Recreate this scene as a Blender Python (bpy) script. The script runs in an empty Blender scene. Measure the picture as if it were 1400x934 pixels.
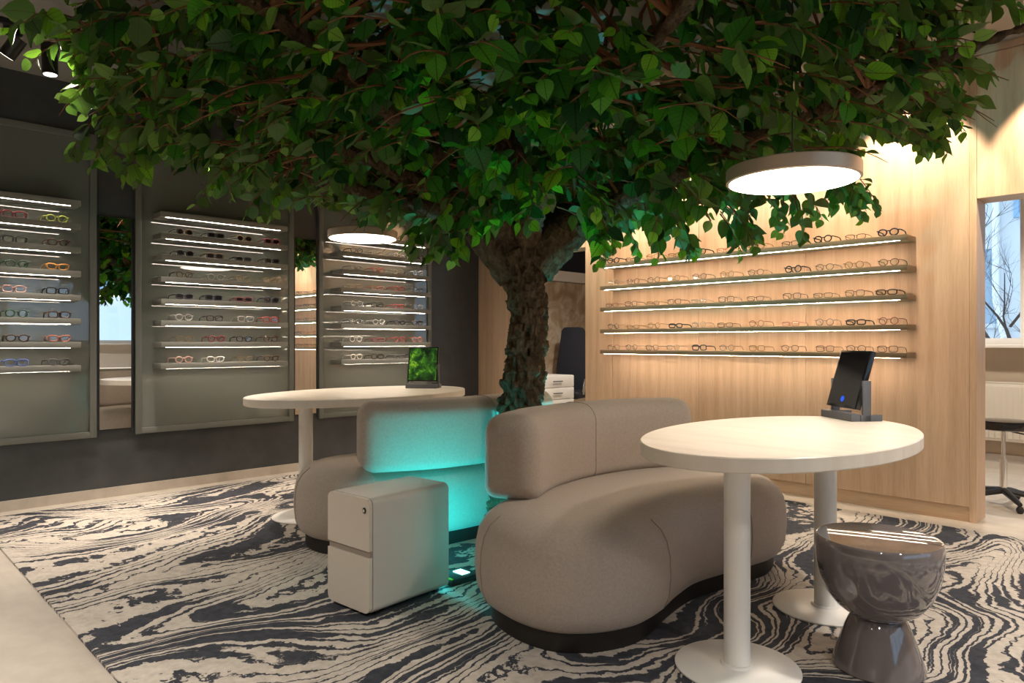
import bpy, bmesh, math, random
from mathutils import Vector, Matrix, noise
from mathutils.bvhtree import BVHTree

S = bpy.context.scene
COL = S.collection
PI = math.pi

# ------------------------------------------------------------------ camera
CAM = Vector((5.96, -5.36, 1.18))
cd = bpy.data.cameras.new('camera')
cd.sensor_width = 36.0
cd.lens = 36.0 * 960.0 / 1400.0
cd.shift_y = 1.0 / 1400.0
cd.clip_start = 0.05
cam = bpy.data.objects.new('camera', cd)
cam.location = CAM
cam.rotation_euler = (math.radians(90), 0, math.radians(45.3))
COL.objects.link(cam)
S.camera = cam

# ------------------------------------------------------------------ view, world
S.view_settings.view_transform = 'Standard'
S.view_settings.look = 'None'
S.view_settings.gamma = 1
S.view_settings.use_curve_mapping = False
S.view_settings.exposure = 0.9
S.cycles.use_denoising = True
S.cycles.max_bounces = 8
S.cycles.diffuse_bounces = 4
S.cycles.glossy_bounces = 4
S.cycles.transparent_max_bounces = 12
S.cycles.sample_clamp_indirect = 4.0
S.cycles.caustics_reflective = False
S.cycles.caustics_refractive = False
W = bpy.data.worlds.new('overcast_sky')
S.world = W
W.use_nodes = True
W.node_tree.nodes['Background'].inputs['Color'].default_value = (0.62, 0.80, 1.0, 1)
W.node_tree.nodes['Background'].inputs['Strength'].default_value = 1.5

WARM = (1.0, 0.80, 0.58)
NEUT = (1.0, 0.88, 0.74)
CYAN = (0.03, 0.74, 0.80)
LED_STRENGTH = 29.0
PENDANT_STRENGTH = 11.0

# ------------------------------------------------------------------ materials
def principled(name, col, rough=0.5, metal=0.0, spec=0.5, coat=0.0, sheen=0.0):
    m = bpy.data.materials.new(name); m.use_nodes = True
    b = m.node_tree.nodes['Principled BSDF']
    b.inputs['Base Color'].default_value = (*col, 1)
    b.inputs['Roughness'].default_value = rough
    b.inputs['Metallic'].default_value = metal
    b.inputs['Specular IOR Level'].default_value = spec
    b.inputs['Coat Weight'].default_value = coat
    b.inputs['Coat Roughness'].default_value = 0.05
    b.inputs['Sheen Weight'].default_value = sheen
    return m
class NT:
    def __init__(s, m):
        s.m = m; s.t = m.node_tree; s.b = s.t.nodes.get('Principled BSDF')
    def n(s, typ, **kw):
        nd = s.t.nodes.new(typ)
        for k, v in kw.items():
            if k in nd.inputs.keys(): nd.inputs[k].default_value = v
            else: setattr(nd, k, v)
        return nd
    def l(s, a, b): s.t.links.new(a, b)
    def coord(s, scale=(1, 1, 1), rot=(0, 0, 0), kind='Object'):
        c = s.n('ShaderNodeTexCoord'); mp = s.n('ShaderNodeMapping')
        mp.inputs['Scale'].default_value = scale; mp.inputs['Rotation'].default_value = rot
        s.l(c.outputs[kind], mp.inputs['Vector']); return mp.outputs['Vector']
    def noise(s, vec, scale, detail=4, rough=0.5, dist=0.0):
        nd = s.n('ShaderNodeTexNoise'); nd.inputs['Scale'].default_value = scale
        nd.inputs['Detail'].default_value = detail; nd.inputs['Roughness'].default_value = rough
        nd.inputs['Distortion'].default_value = dist
        if vec is not None: s.l(vec, nd.inputs['Vector'])
        return nd.outputs['Fac']
    def ramp(s, fac, stops, interp='LINEAR'):
        r = s.n('ShaderNodeValToRGB'); cr = r.color_ramp; cr.interpolation = interp
        while len(cr.elements) < len(stops): cr.elements.new(0.5)
        for e, (p, c) in zip(cr.elements, stops):
            e.position = p; e.color = (*c, 1) if len(c) == 3 else c
        s.l(fac, r.inputs['Fac']); return r.outputs['Color']
    def math(s, op, a, b=None, c=None):
        nd = s.n('ShaderNodeMath', operation=op)
        for i, v in enumerate((a, b, c)):
            if v is None: continue
            if isinstance(v, (int, float)): nd.inputs[i].default_value = v
            else: s.l(v, nd.inputs[i])
        return nd.outputs[0]
    def mix(s, fac, a, b, blend='MIX'):
        nd = s.n('ShaderNodeMix', data_type='RGBA', blend_type=blend)
        for i, v in ((0, fac), (6, a), (7, b)):
            if isinstance(v, (int, float)): nd.inputs[i].default_value = v
            elif isinstance(v, tuple): nd.inputs[i].default_value = (*v, 1)
            else: s.l(v, nd.inputs[i])
        return nd.outputs[2]
    def base(s, c): s.l(c, s.b.inputs['Base Color'])
    def bump(s, h, strength=0.3, dist=0.01):
        nd = s.n('ShaderNodeBump'); nd.inputs['Strength'].default_value = strength
        nd.inputs['Distance'].default_value = dist
        s.l(h, nd.inputs['Height']); s.l(nd.outputs['Normal'], s.b.inputs['Normal'])

M = {}
def emis(name, col, strength):
    m = bpy.data.materials.new(name); m.use_nodes = True; t = m.node_tree
    t.nodes.remove(t.nodes['Principled BSDF'])
    e = t.nodes.new('ShaderNodeEmission'); e.inputs['Color'].default_value = (*col, 1); e.inputs['Strength'].default_value = strength
    t.links.new(e.outputs[0], t.nodes['Material Output'].inputs['Surface']); return m
M['led'] = emis('led_diffuser', (1.0, 0.84, 0.68), LED_STRENGTH)
M['led_oak'] = emis('oak_shelf_led', (1.0, 0.82, 0.62), LED_STRENGTH*1.9)
M['pendant_light'] = emis('pendant_diffuser', (1.0, 0.84, 0.66), PENDANT_STRENGTH)
M['spot_face'] = emis('spot_lamp_face', (1.0, 0.88, 0.76), 3.0)
M['cyan_face'] = emis('cyan_lamp_face', (0.35, 1.0, 0.95), 2.0)

# beige concrete-look floor
m = principled('beige_floor', (.5, .44, .37), .42); q = NT(m)
v = q.coord((0.5, 1.6, 1)); n1 = q.noise(v, 1.6, 6, .55, .6); n2 = q.noise(q.coord(), 9, 6, .6)
c = q.ramp(n1, [(.3, (.40, .345, .285)), (.52, (.53, .47, .40)), (.75, (.60, .54, .47))])
q.base(q.mix(.25, c, q.ramp(n2, [(.35, (.38, .33, .28)), (.65, (.62, .56, .49))])))
q.bump(n2, .05, .005); M['floor'] = m
# marbled carpet
m = principled('marbled_carpet', (.5, .45, .4), .95, spec=.1, sheen=.1); q = NT(m)
v = q.coord((1.0, .85, 1), (0, 0, math.radians(-8)))
wn = q.n('ShaderNodeTexNoise'); wn.inputs['Scale'].default_value = .9; wn.inputs['Detail'].default_value = 1.5; q.l(v, wn.inputs['Vector'])
va = q.n('ShaderNodeVectorMath', operation='MULTIPLY_ADD')
q.l(wn.outputs['Color'], va.inputs[0]); va.inputs[1].default_value = (1.1, 2.2, 0); q.l(v, va.inputs[2])
mp2 = q.n('ShaderNodeMapping'); mp2.inputs['Scale'].default_value = (.95, .34, 1); q.l(va.outputs[0], mp2.inputs['Vector'])
fld = q.noise(mp2.outputs[0], 1.0, 1.2, .4, .35)
jag = q.noise(q.coord((1, 1, 1)), 26, 4, .65)
jag2 = q.noise(q.coord((1, 1, 1)), 7, 3, .6)
f2 = q.math('ADD', fld, q.math('MULTIPLY', q.math('SUBTRACT', jag, .5), .016))
f2 = q.math('ADD', f2, q.math('MULTIPLY', q.math('SUBTRACT', jag2, .5), .03))
wv = q.math('FRACT', q.math('MULTIPLY', f2, 19.0))
tri = q.math('ABSOLUTE', q.math('SUBTRACT', wv, .5))
wd = q.noise(va.outputs[0], 1.7, 3, .6)
thr = q.math('MULTIPLY_ADD', q.math('SUBTRACT', wd, .5), 1.5, .13)
dk = q.math('SUBTRACT', thr, tri)
wv2 = q.math('ABSOLUTE', q.math('SUBTRACT', q.math('FRACT', q.math('MULTIPLY', f2, 53.0)), .5))
dk2 = q.math('SUBTRACT', q.math('MULTIPLY_ADD', wd, .9, -.28), wv2)
dk = q.math('MAXIMUM', dk, dk2)
dkm = q.ramp(q.math('MULTIPLY_ADD', dk, 9.0, .5), [(.35, (0, 0, 0)), (.65, (1, 1, 1))])
cream = q.ramp(jag, [(.3, (.44, .39, .335)), (.7, (.62, .56, .49))])
navy = q.ramp(jag, [(.3, (.020, .023, .032)), (.7, (.055, .058, .072))])
q.base(q.mix(dkm, cream, navy))
q.bump(q.noise(q.coord(), 220, 2), .25, .004); M['carpet'] = m
# dark wall
m = principled('charcoal_wall', (.03, .03, .03), .42, spec=.45); q = NT(m)
q.base(q.ramp(q.noise(q.coord((1, 1, 1)), 5, 6, .6), [(.3, (.042, .045, .047)), (.7, (.066, .070, .073))])); M['dark_wall'] = m
M['panel_glass'] = principled('grey_green_glass', (.150, .164, .145), .025, spec=.9)
M['panel_frame'] = principled('grey_green_frame', (.150, .160, .143), .38)
M['grey_shelf'] = principled('grey_green_shelf', (.220, .222, .200), .4)
# oak
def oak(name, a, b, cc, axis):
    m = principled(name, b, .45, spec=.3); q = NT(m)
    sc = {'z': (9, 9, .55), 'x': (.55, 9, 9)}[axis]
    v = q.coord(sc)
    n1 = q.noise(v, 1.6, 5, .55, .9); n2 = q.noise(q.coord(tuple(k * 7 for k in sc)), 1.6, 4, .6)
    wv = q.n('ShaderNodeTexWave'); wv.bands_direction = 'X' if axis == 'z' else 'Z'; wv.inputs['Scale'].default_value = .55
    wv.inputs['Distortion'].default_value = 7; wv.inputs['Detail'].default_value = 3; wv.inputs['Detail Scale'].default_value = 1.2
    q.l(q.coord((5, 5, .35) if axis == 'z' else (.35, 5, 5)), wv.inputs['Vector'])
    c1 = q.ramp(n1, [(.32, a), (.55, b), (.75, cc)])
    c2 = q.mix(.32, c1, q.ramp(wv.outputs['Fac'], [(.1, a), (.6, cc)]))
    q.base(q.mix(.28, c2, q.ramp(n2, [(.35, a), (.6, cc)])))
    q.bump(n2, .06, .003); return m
M['oak'] = oak('light_oak_veneer', (.50, .325, .205), (.62, .43, .285), (.69, .495, .345), 'z')
M['oak_x'] = oak('oak_plinth', (.43, .275, .165), (.55, .37, .235), (.62, .435, .29), 'x')
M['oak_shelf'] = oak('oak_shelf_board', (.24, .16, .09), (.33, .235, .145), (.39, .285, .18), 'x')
M['ceiling'] = principled('ceiling_paint', (.27, .255, .235), .9)
M['plaster'] = principled('white_plaster', (.72, .68, .62), .9)
M['mirror'] = principled('mirror_glass', (.9, .92, .92), .01, 1.0)
M['black'] = principled('black_metal', (.012, .012, .012), .4)
M['black_gloss'] = principled('black_gloss', (.01, .01, .011), .12)
M['black_screen'] = principled('switched_off_screen', (.006, .006, .007), .14, spec=.2)
M['steel'] = principled('chrome', (.7, .7, .7), .15, 1.0)
M['brass'] = principled('brushed_bronze', (.56, .46, .36), .42, .65)
m = principled('table_laminate', (.80, .74, .65), .38); q = NT(m)
n1 = q.noise(q.coord((.8, 6, 1), (0, 0, math.radians(-20))), 2.2, 5, .55, .5)
q.base(q.ramp(n1, [(.3, (.70, .63, .54)), (.7, (.80, .74, .655))])); M['table_top'] = m
M['white_metal'] = principled('white_powder_coat', (.86, .84, .80), .32)
# fabric
m = principled('taupe_wool', (.34, .28, .235), .95, spec=.15, sheen=.25); q = NT(m)
n1 = q.noise(q.coord((1, 1, 1)), 420, 2, .7); n2 = q.noise(q.coord((1, 1, 1)), 90, 3, .6)
q.base(q.mix(.45, q.ramp(n1, [(.3, (.33, .275, .23)), (.7, (.53, .455, .395))]), q.ramp(n2, [(.3, (.37, .31, .26)), (.7, (.49, .42, .36))])))
q.bump(n1, .35, .003); M['fabric'] = m
M['seam'] = principled('taupe_thread', (.34, .285, .24), .95)
M['plinth'] = principled('dark_brown_plinth', (.018, .014, .012), .5)
M['cream_paint'] = principled('cream_lacquer', (.66, .60, .52), .4)
M['grey_paint'] = principled('light_grey_lacquer', (.60, .57, .53), .36)
M['stool'] = principled('glossy_taupe_lacquer', (.165, .145, .148), .06, spec=.6, coat=1.0)
# bark
m = principled('rough_bark', (.1, .07, .045), .95, spec=.15); q = NT(m)
v = q.coord((1, 1, .55)); vo = q.n('ShaderNodeTexVoronoi'); vo.inputs['Scale'].default_value = 26
q.l(v, vo.inputs['Vector']); n1 = q.noise(v, 16, 8, .7)
n3 = q.noise(v, 48, 6, .7)
c = q.ramp(n1, [(.28, (.035, .020, .011)), (.48, (.135, .080, .042)), (.62, (.23, .15, .085)), (.78, (.36, .27, .18))])
q.base(q.mix(.35, c, q.ramp(n3, [(.35, (.04, .025, .014)), (.7, (.34, .24, .155))])))
q.bump(q.math('ADD', q.math('MULTIPLY', vo.outputs['Distance'], 1.0), n3), 1.0, .045); M['bark'] = m
M['twig'] = principled('rust_brown_twig', (.17, .065, .022), .8)
# leaf: colour from the leaf's own 'tone' attribute, veins along its uv
m = principled('silk_leaf', (.03, .1, .02), .5, spec=.25); q = NT(m)
at = q.n('ShaderNodeAttribute'); at.attribute_name = 'tone'
uv = q.n('ShaderNodeUVMap'); sep = q.n('ShaderNodeSeparateXYZ'); q.l(uv.outputs[0], sep.inputs[0])
av = q.math('ABSOLUTE', q.math('SUBTRACT', sep.outputs['Y'], .5))
mid = q.math('LESS_THAN', av, .022)
sv = q.math('SINE', q.math('MULTIPLY', q.math('SUBTRACT', sep.outputs['X'], q.math('MULTIPLY', av, .75)), 42.0))
side = q.math('GREATER_THAN', sv, .94)
vein = q.math('MAXIMUM', mid, q.math('MULTIPLY', side, .7))
dark = q.mix(1.0, at.outputs['Color'], (.55, .38, .45), 'MULTIPLY')
front = q.mix(vein, at.outputs['Color'], dark)
back = q.mix(.45, front, (.17, .25, .085))
geo = q.n('ShaderNodeNewGeometry')
colr = q.mix(geo.outputs['Backfacing'], front, back)
q.base(colr)
tr = q.n('ShaderNodeBsdfTranslucent'); ms = q.n('ShaderNodeMixShader'); ms.inputs[0].default_value = .3
q.l(q.mix(1.0, colr, (1.5, 1.7, .9), 'MULTIPLY'), tr.inputs['Color'])
q.l(q.b.outputs[0], ms.inputs[1]); q.l(tr.outputs[0], ms.inputs[2])
q.l(ms.outputs[0], q.t.nodes['Material Output'].inputs['Surface']); M['leaf'] = m
# lenses and window glass
def glassy(name, tint, gloss):
    m = bpy.data.materials.new(name); m.use_nodes = True; t = m.node_tree; t.nodes.remove(t.nodes['Principled BSDF'])
    a = t.nodes.new('ShaderNodeBsdfTransparent'); a.inputs[0].default_value = (*tint, 1)
    g = t.nodes.new('ShaderNodeBsdfGlossy'); g.inputs['Roughness'].default_value = .03; g.inputs[0].default_value = (1, 1, 1, 1)
    x = t.nodes.new('ShaderNodeMixShader'); x.inputs[0].default_value = gloss
    t.links.new(a.outputs[0], x.inputs[1]); t.links.new(g.outputs[0], x.inputs[2])
    t.links.new(x.outputs[0], t.nodes['Material Output'].inputs['Surface']); return m
M['lens'] = glassy('clear_lens', (.95, .96, .97), .09)
M['pane'] = glassy('window_glass', (.93, .96, .97), .05)
M['sun_lens'] = principled('dark_sun_lens', (.022, .016, .018), .12)
FRAME_COL = {'black': (.012, .012, .013), 'brown': (.055, .026, .014), 'tortoise': (.065, .032, .018), 'navy': (.014, .017, .04), 'red': (.30, .03, .03),
    'gold': (.24, .15, .06), 'copper': (.24, .10, .05), 'silver': (.32, .30, .28), 'lime': (.42, .50, .10), 'orange': (.55, .24, .05), 'pink': (.50, .31, .27),
    'green': (.025, .075, .045), 'coral': (.42, .15, .10), 'blue': (.08, .13, .36), 'grey': (.10, .10, .11), 'burgundy': (.18, .02, .035), 'crystal': (.33, .32, .31), 'white': (.60, .58, .55)}
for k, c in FRAME_COL.items():
    M['fr_' + k] = principled('frame_' + k, c, .3, 1.0 if k in ('gold', 'copper', 'silver') else 0.0)
M['facade'] = principled('pale_render_facade', (.66, .68, .70), .9)
M['shutter'] = principled('light_blue_shutter', (.28, .44, .62), .7)
M['pale_pane'] = principled('sky_lit_window_glass', (.36, .47, .58), .15)
M['dark_glass'] = principled('dark_window_glass', (.10, .14, .19), .1)
M['bare_bark'] = principled('bare_branch', (.055, .045, .04), .9)
M['navy_fabric'] = principled('navy_black_upholstery', (.012, .014, .022), .6)
M['dark_upper'] = principled('dark_navy_wall', (.012, .015, .028), .7)
m = principled('beige_mural', (.5, .42, .32), .8); q = NT(m)
n1 = q.noise(q.coord((1, 1, 1)), 2.6, 6, .65, 1.5)
q.base(q.ramp(n1, [(.3, (.30, .20, .115)), (.5, (.46, .36, .25)), (.62, (.62, .54, .44)), (.75, (.42, .31, .2))])); M['mural'] = m
M['radiator'] = principled('radiator_enamel', (.74, .70, .62), .4)
# far tablet screen: leaf reflections painted as glowing green noise
m = bpy.data.materials.new('painted_leaf_reflection'); m.use_nodes = True; q = NT(m)
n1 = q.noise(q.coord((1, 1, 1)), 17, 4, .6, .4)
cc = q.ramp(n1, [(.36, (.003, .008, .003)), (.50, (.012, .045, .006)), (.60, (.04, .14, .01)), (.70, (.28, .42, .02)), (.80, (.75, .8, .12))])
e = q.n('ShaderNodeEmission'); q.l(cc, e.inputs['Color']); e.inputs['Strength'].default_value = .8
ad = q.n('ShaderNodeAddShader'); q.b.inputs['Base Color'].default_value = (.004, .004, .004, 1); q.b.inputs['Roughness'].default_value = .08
q.l(e.outputs[0], ad.inputs[0]); q.l(q.b.outputs[0], ad.inputs[1]); q.l(ad.outputs[0], q.t.nodes['Material Output'].inputs['Surface']); M['picture'] = m  # emission stands in for foliage mirrored in the dark glass
M['blue_dot'] = emis('blue_icon', (.02, .07, .5), 1.0)
M['device_grey'] = principled('anthracite_metal', (.10, .105, .12), .45)

# ------------------------------------------------------------------ mesh builder
class MB:
    def __init__(s): s.v = []; s.f = []
    def add(s, vs, fs):
        o = len(s.v); s.v += [tuple(p) for p in vs]; s.f += [tuple(i + o for i in f) for f in fs]; return s
    def box(s, x0, x1, y0, y1, z0, z1):
        return s.add([(x0,y0,z0),(x1,y0,z0),(x1,y1,z0),(x0,y1,z0),(x0,y0,z1),(x1,y0,z1),(x1,y1,z1),(x0,y1,z1)],
                     [(0,3,2,1),(4,5,6,7),(0,1,5,4),(1,2,6,5),(2,3,7,6),(3,0,4,7)])
    def rings(s, rs, cap0=True, cap1=True):
        n = len(rs[0]); o = len(s.v)
        for r in rs: s.v += [tuple(p) for p in r]
        for k in range(len(rs) - 1):
            for i in range(n):
                j = (i + 1) % n
                s.f.append((o + k*n + i, o + k*n + j, o + (k+1)*n + j, o + (k+1)*n + i))
        if cap0: s.f.append(tuple(o + i for i in reversed(range(n))))
        if cap1: s.f.append(tuple(o + (len(rs)-1)*n + i for i in range(n)))
        return s
    def lathe(s, prof, n=48, c=(0, 0, 0)):
        return s.rings([[(c[0] + r*math.cos(2*PI*i/n), c[1] + r*math.sin(2*PI*i/n), c[2] + z) for i in range(n)] for r, z in prof])
    def tube(s, path, rad, n=8, flat=1.0):
        P = [Vector(p) for p in path]; rs = []
        up = None
        for k, p in enumerate(P):
            d = (P[min(k+1, len(P)-1)] - P[max(k-1, 0)])
            d = d.normalized() if d.length > 1e-9 else Vector((0, 0, 1))
            if up is None:
                up = Vector((0, 0, 1)) if abs(d.z) < .9 else Vector((1, 0, 0))
            a = d.cross(up)
            if a.length < 1e-6: a = d.orthogonal()
            a.normalize(); b = a.cross(d).normalized(); up = b
            r = rad[k] if isinstance(rad, (list, tuple)) else rad
            rs.append([p + a*(r*math.cos(2*PI*i/n)) + b*(r*flat*math.sin(2*PI*i/n)) for i in range(n)])
        return s.rings(rs)
    def build(s, name, mat, parent=None, bevel=0, seg=2, smooth=True, ang=38, loc=None):
        me = bpy.data.meshes.new(name); me.from_pydata(s.v, [], s.f)
        if bevel:
            bm = bmesh.new(); bm.from_mesh(me)
            es = [e for e in bm.edges if len(e.link_faces) == 2 and e.calc_face_angle(0) > .5]
            bmesh.ops.bevel(bm, geom=es, offset=bevel, segments=seg, affect='EDGES', profile=.5)
            bm.to_mesh(me); bm.free()
        if smooth:
            for p in me.polygons: p.use_smooth = True
            me.set_sharp_from_angle(angle=math.radians(ang))
        me.materials.append(mat)
        return link(name, me, parent, loc)
def link(name, me, parent=None, loc=None):
    o = bpy.data.objects.new(name, me); COL.objects.link(o)
    if parent is not None: o.parent = parent
    if loc is not None: o.location = loc
    return o
def thing(name, label, cat, loc=(0, 0, 0), rz=0, group=None):
    o = bpy.data.objects.new(name, None); COL.objects.link(o); o.empty_display_size = .1
    o.location = loc; o.rotation_euler = (0, 0, rz); return tag(o, label, cat, group)
def tag(o, label, cat, group=None):
    o['label'] = label; o['category'] = cat
    if group: o['group'] = group
    return o
def struct(o, label=None, cat=None):
    o['kind'] = 'structure'
    if label: o['label'] = label
    if cat: o['category'] = cat
    return o
def lamp(name, kind, loc, energy, col, parent=None, aim=None, size=.05, cone=None, blend=.5):
    ld = bpy.data.lights.new(name, kind); ld.energy = energy; ld.color = col
    if kind in ('POINT', 'SPOT'): ld.shadow_soft_size = size
    if kind == 'SPOT': ld.spot_size = math.radians(cone); ld.spot_blend = blend
    o = bpy.data.objects.new(name, ld); COL.objects.link(o)
    o.parent = parent
    o.location = loc
    if aim is not None:
        o.rotation_euler = Vector(aim).to_track_quat('-Z', 'Y').to_euler()
    return o
def B(*a): return MB().box(*a)
def catmull(pts, per=8, closed=True):
    n = len(pts); out = []
    for i in range(n if closed else n - 1):
        g = lambda k: Vector(pts[k % n]) if closed else Vector(pts[min(max(k, 0), n-1)])
        p0, p1, p2, p3 = g(i-1), g(i), g(i+1), g(i+2)
        for k in range(per):
            t = k / per
            out.append(.5*((2*p1) + (p2-p0)*t + (2*p0-5*p1+4*p2-p3)*t*t + (3*p1-p0-3*p2+p3)*t**3))
    if not closed: out.append(Vector(pts[-1]))
    return out
def offset(poly, d):
    n = len(poly); out = []
    for i in range(n):
        t = poly[(i+1) % n] - poly[i-1]; nrm = Vector((-t.y, t.x)); nrm.normalize()   # left normal = inward for ccw
        out.append(poly[i] + nrm*d)
    return out
ORD = ['first', 'second', 'third', 'fourth', 'fifth', 'sixth', 'seventh', 'eighth', 'ninth', 'tenth', 'eleventh', 'twelfth']

# ================================================================== SETTING
CEIL = 3.09
X1, Y0, YB = 10.0, -9.5, 2.9
struct(B(-1.6, X1+.2, Y0-.2, YB+.2, -.12, 0).build('floor', M['floor'], smooth=False), 'beige concrete-look floor of the shop', None)
struct(B(-1.6, X1+.2, Y0-.2, YB+.2, CEIL, CEIL+.15).build('ceiling', M['ceiling'], smooth=False), 'grey-beige painted ceiling over the shop', None)
struct(B(-.2, 0, Y0, .0, 0, CEIL).build('wall_left', M['dark_wall'], smooth=False), 'charcoal wall behind the grey-green eyewear panels')
struct(B(0, .012, Y0, -.0, 0, .074).build('baseboard_left', M['floor'], smooth=False), 'low beige skirting under the charcoal wall')
struct(B(-.2, X1+.2, Y0-.2, Y0, 0, CEIL).build('wall_front', M['plaster'], smooth=False), 'pale wall facing the tree from behind the viewer')

# oak partition: core with oak panels fixed on it
H = 2.115
core = MB()
for a in ((-.2, .62, .02, .2, 0, CEIL), (.62, 1.57, .02, .2, H+.02, CEIL), (1.57, 4.82, .02, .2, 0, CEIL), (4.82, 6.6, .02, .2, H+.02, CEIL), (6.6, X1, .02, .2, 0, CEIL)):
    core.box(*a)
wall = struct(core.build('wall_back', M['oak'], smooth=False), 'light oak partition wall carrying five lit eyewear shelves')
g = .0015
def opanel(x0, x1, z0, z1): B(x0+g, x1-g, 0, .0199, z0, z1).build('panel', M['oak'], wall, smooth=False)
for x0, x1 in ((.001, .62), (1.57, 1.9), (1.9, 2.815), (2.815, 3.73), (3.73, 4.80), (6.6, 7.5), (7.5, 8.4), (8.4, 9.99)): opanel(x0, x1, .10, 3.04)
opanel(.62, 1.57, H, 3.04); opanel(4.84, 5.7, H, 3.04); opanel(5.7, 6.6, H, 3.04)
for x0, x1 in ((.62, .64), (1.55, 1.57), (4.82, 4.84), (6.58, 6.6)): B(x0, x1, 0.021, .235, 0, H).build('jamb', M['oak'], wall, smooth=False)
B(4.80, 4.84, -.002, .0205, 0, 3.04).build('corner_post', M['oak'], wall, smooth=False)
for x0, x1 in ((.64, 1.55), (4.84, 6.58)): B(x0, x1, 0.021, .235, H, H+.0195).build('lintel', M['oak_x'], wall, smooth=False)
for x0, x1 in ((.001, .62), (1.57, 4.80), (6.6, 9.99)):
    struct(B(x0, x1, .008, .0199, 0, .098).build('baseboard_back', M['oak_x'], smooth=False), 'recessed oak plinth at the foot of the oak wall')
struct(B(.001, 9.99, -.012, .0199, 3.045, CEIL-.001).build('trim_1', M['oak_x'], smooth=False), 'dark oak strip along the top of the oak wall')

# walls with window openings
def holed(name, axis, pos, th, a0, a1, b0, b1, w0, w1, z0, z1, mat, label):
    mb = MB()
    for p0, p1, q0, q1 in ((a0, b0, 0, CEIL), (b1, a1, 0, CEIL), (b0, b1, 0, z0), (b0, b1, z1, CEIL)):
        if axis == 'x': mb.box(pos, pos+th, p0, p1, q0, q1)
        else: mb.box(p0, p1, pos, pos+th, q0, q1)
    return struct(mb.build(name, mat, smooth=False), label)
holed('wall_right', 'x', X1, .2, Y0, YB+.2, -5.6, -.15, 0, 0, 1.16, 2.75, M['plaster'], 'pale right-hand wall with a wide window')
M['rear_wall'] = principled('warm_beige_rear_wall', (.50, .42, .33), .9)
holed('wall_far', 'y', YB, .2, -1.6, X1+.2, 3.3, 7.3, 0, 0, 1.16, 2.75, M['rear_wall'], 'beige rear wall of the room behind the oak partition')
struct(B(-.85, -.65, .2, YB, 0, CEIL).build('wall_far_left', M['dark_upper'], smooth=False), 'dark side wall of the room behind the partition')
def window(name, axis, pos, a0, a1, z0, z1, n, label):
    w = MB(); t = .06
    def bx(p0, p1, q0, q1, d0, d1):
        return (pos+d0, pos+d1, p0, p1, q0, q1) if axis == 'x' else (p0, p1, pos+d0, pos+d1, q0, q1)
    root = MB()
    for a in ((a0, a1, z0, z0+t), (a0, a1, z1-t, z1), (a0, a0+t, z0+t, z1-t), (a1-t, a1, z0+t, z1-t)): root.box(*bx(*a, .05, .11))
    for k in range(1, n):
        c = a0 + (a1-a0)*k/n; root.box(*bx(c-.05, c+.05, z0+t, z1-t, .05, .11))
    r = struct(root.build(name, M['white_metal'], smooth=False), label)
    for k in range(n):
        c0 = a0 + (a1-a0)*k/n; c1 = a0 + (a1-a0)*(k+1)/n
        MB().box(*bx(c0+.05, c1-.05, z0+.05, z1-.05, .078, .084)).build('pane', M['pane'], r, smooth=False)
    MB().box(*bx(a0-.05, a1+.05, z0-.035, z0-.001, -.16, .05)).build('sill', M['white_metal'], r, bevel=.006)
    return r
window('window_1', 'y', YB, 3.3, 7.3, 1.16, 2.75, 3, 'white framed window of the rear room above the radiator')
window('window_2', 'x', X1, -5.6, -.15, 1.16, 2.75, 2, 'wide white framed window in the right-hand wall')
struct(B(-.64, X1, YB-.012, YB-.001, 0, .08).build('baseboard_far', M['grey_paint'], smooth=False), 'grey skirting along the rear wall')

# ================================================================== OUTSIDE
bld = thing('neighbour_building', 'pale rendered house with light blue shutters seen through the rear window', 'building', (3.0, 10.5, 0))
B(-9, 16, 0, .4, -3, 9).build('facade', M['facade'], bld, smooth=False)
for wx, wz in ((-6.4, 3.5), (-3.1, 3.5), (.24, 3.5), (3.5, 3.5), (-1.02, 1.45), (2.3, 1.45)):
    f = MB()
    for a in ((wx, wx+1.1, wz, wz+.08), (wx, wx+1.1, wz+1.5, wz+1.58), (wx, wx+.08, wz+.08, wz+1.5), (wx+1.02, wx+1.1, wz+.08, wz+1.5), (wx+.51, wx+.59, wz+.08, wz+1.5)):
        f.box(a[0], a[1], -.06, 0, a[2], a[3])
    f = f.build('window', M['shutter'] if wz > 3 else M['facade'], bld, smooth=False)
    B(wx+.081, wx+1.019, -.02, -.001, wz+.081, wz+1.499).build('pane', M['pale_pane'], f, smooth=False)
    if wz > 3: B(wx+1.12, wx+1.66, -.07, -.01, wz, wz+1.58).build('shutter', M['shutter'], bld, smooth=False)
MB().tube([(.12, -.1, -3), (.10, -.1, 1.3), (-.03, -.1, 2.0), (-.03, -.1, 9)], .06).build('drainpipe', M['white_metal'], bld)
bld2 = thing('pale_building', 'pale blue-grey house across the street beyond the right-hand window', 'building', (16, -4, 0))
B(0, .4, -12, 12, -3, 9).build('facade', M['facade'], bld2, smooth=False)
for wy in (-5, -2, 1, 4):
    B(-.06, -.001, wy, wy+1.1, 2.6, 4.2).build('window', M['shutter'], bld2, smooth=False)
random.seed(5)
bt = thing('bare_tree', 'leafless tree standing outside the rear window', 'tree', (3.9, 6.4, -1))
tm = MB(); tm.tube([(0, 0, 0), (.05, 0, 1.2), (0, .05, 2.2)], [.11, .09, .07]).build('trunk', M['bare_bark'], bt)
br = MB()
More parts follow.
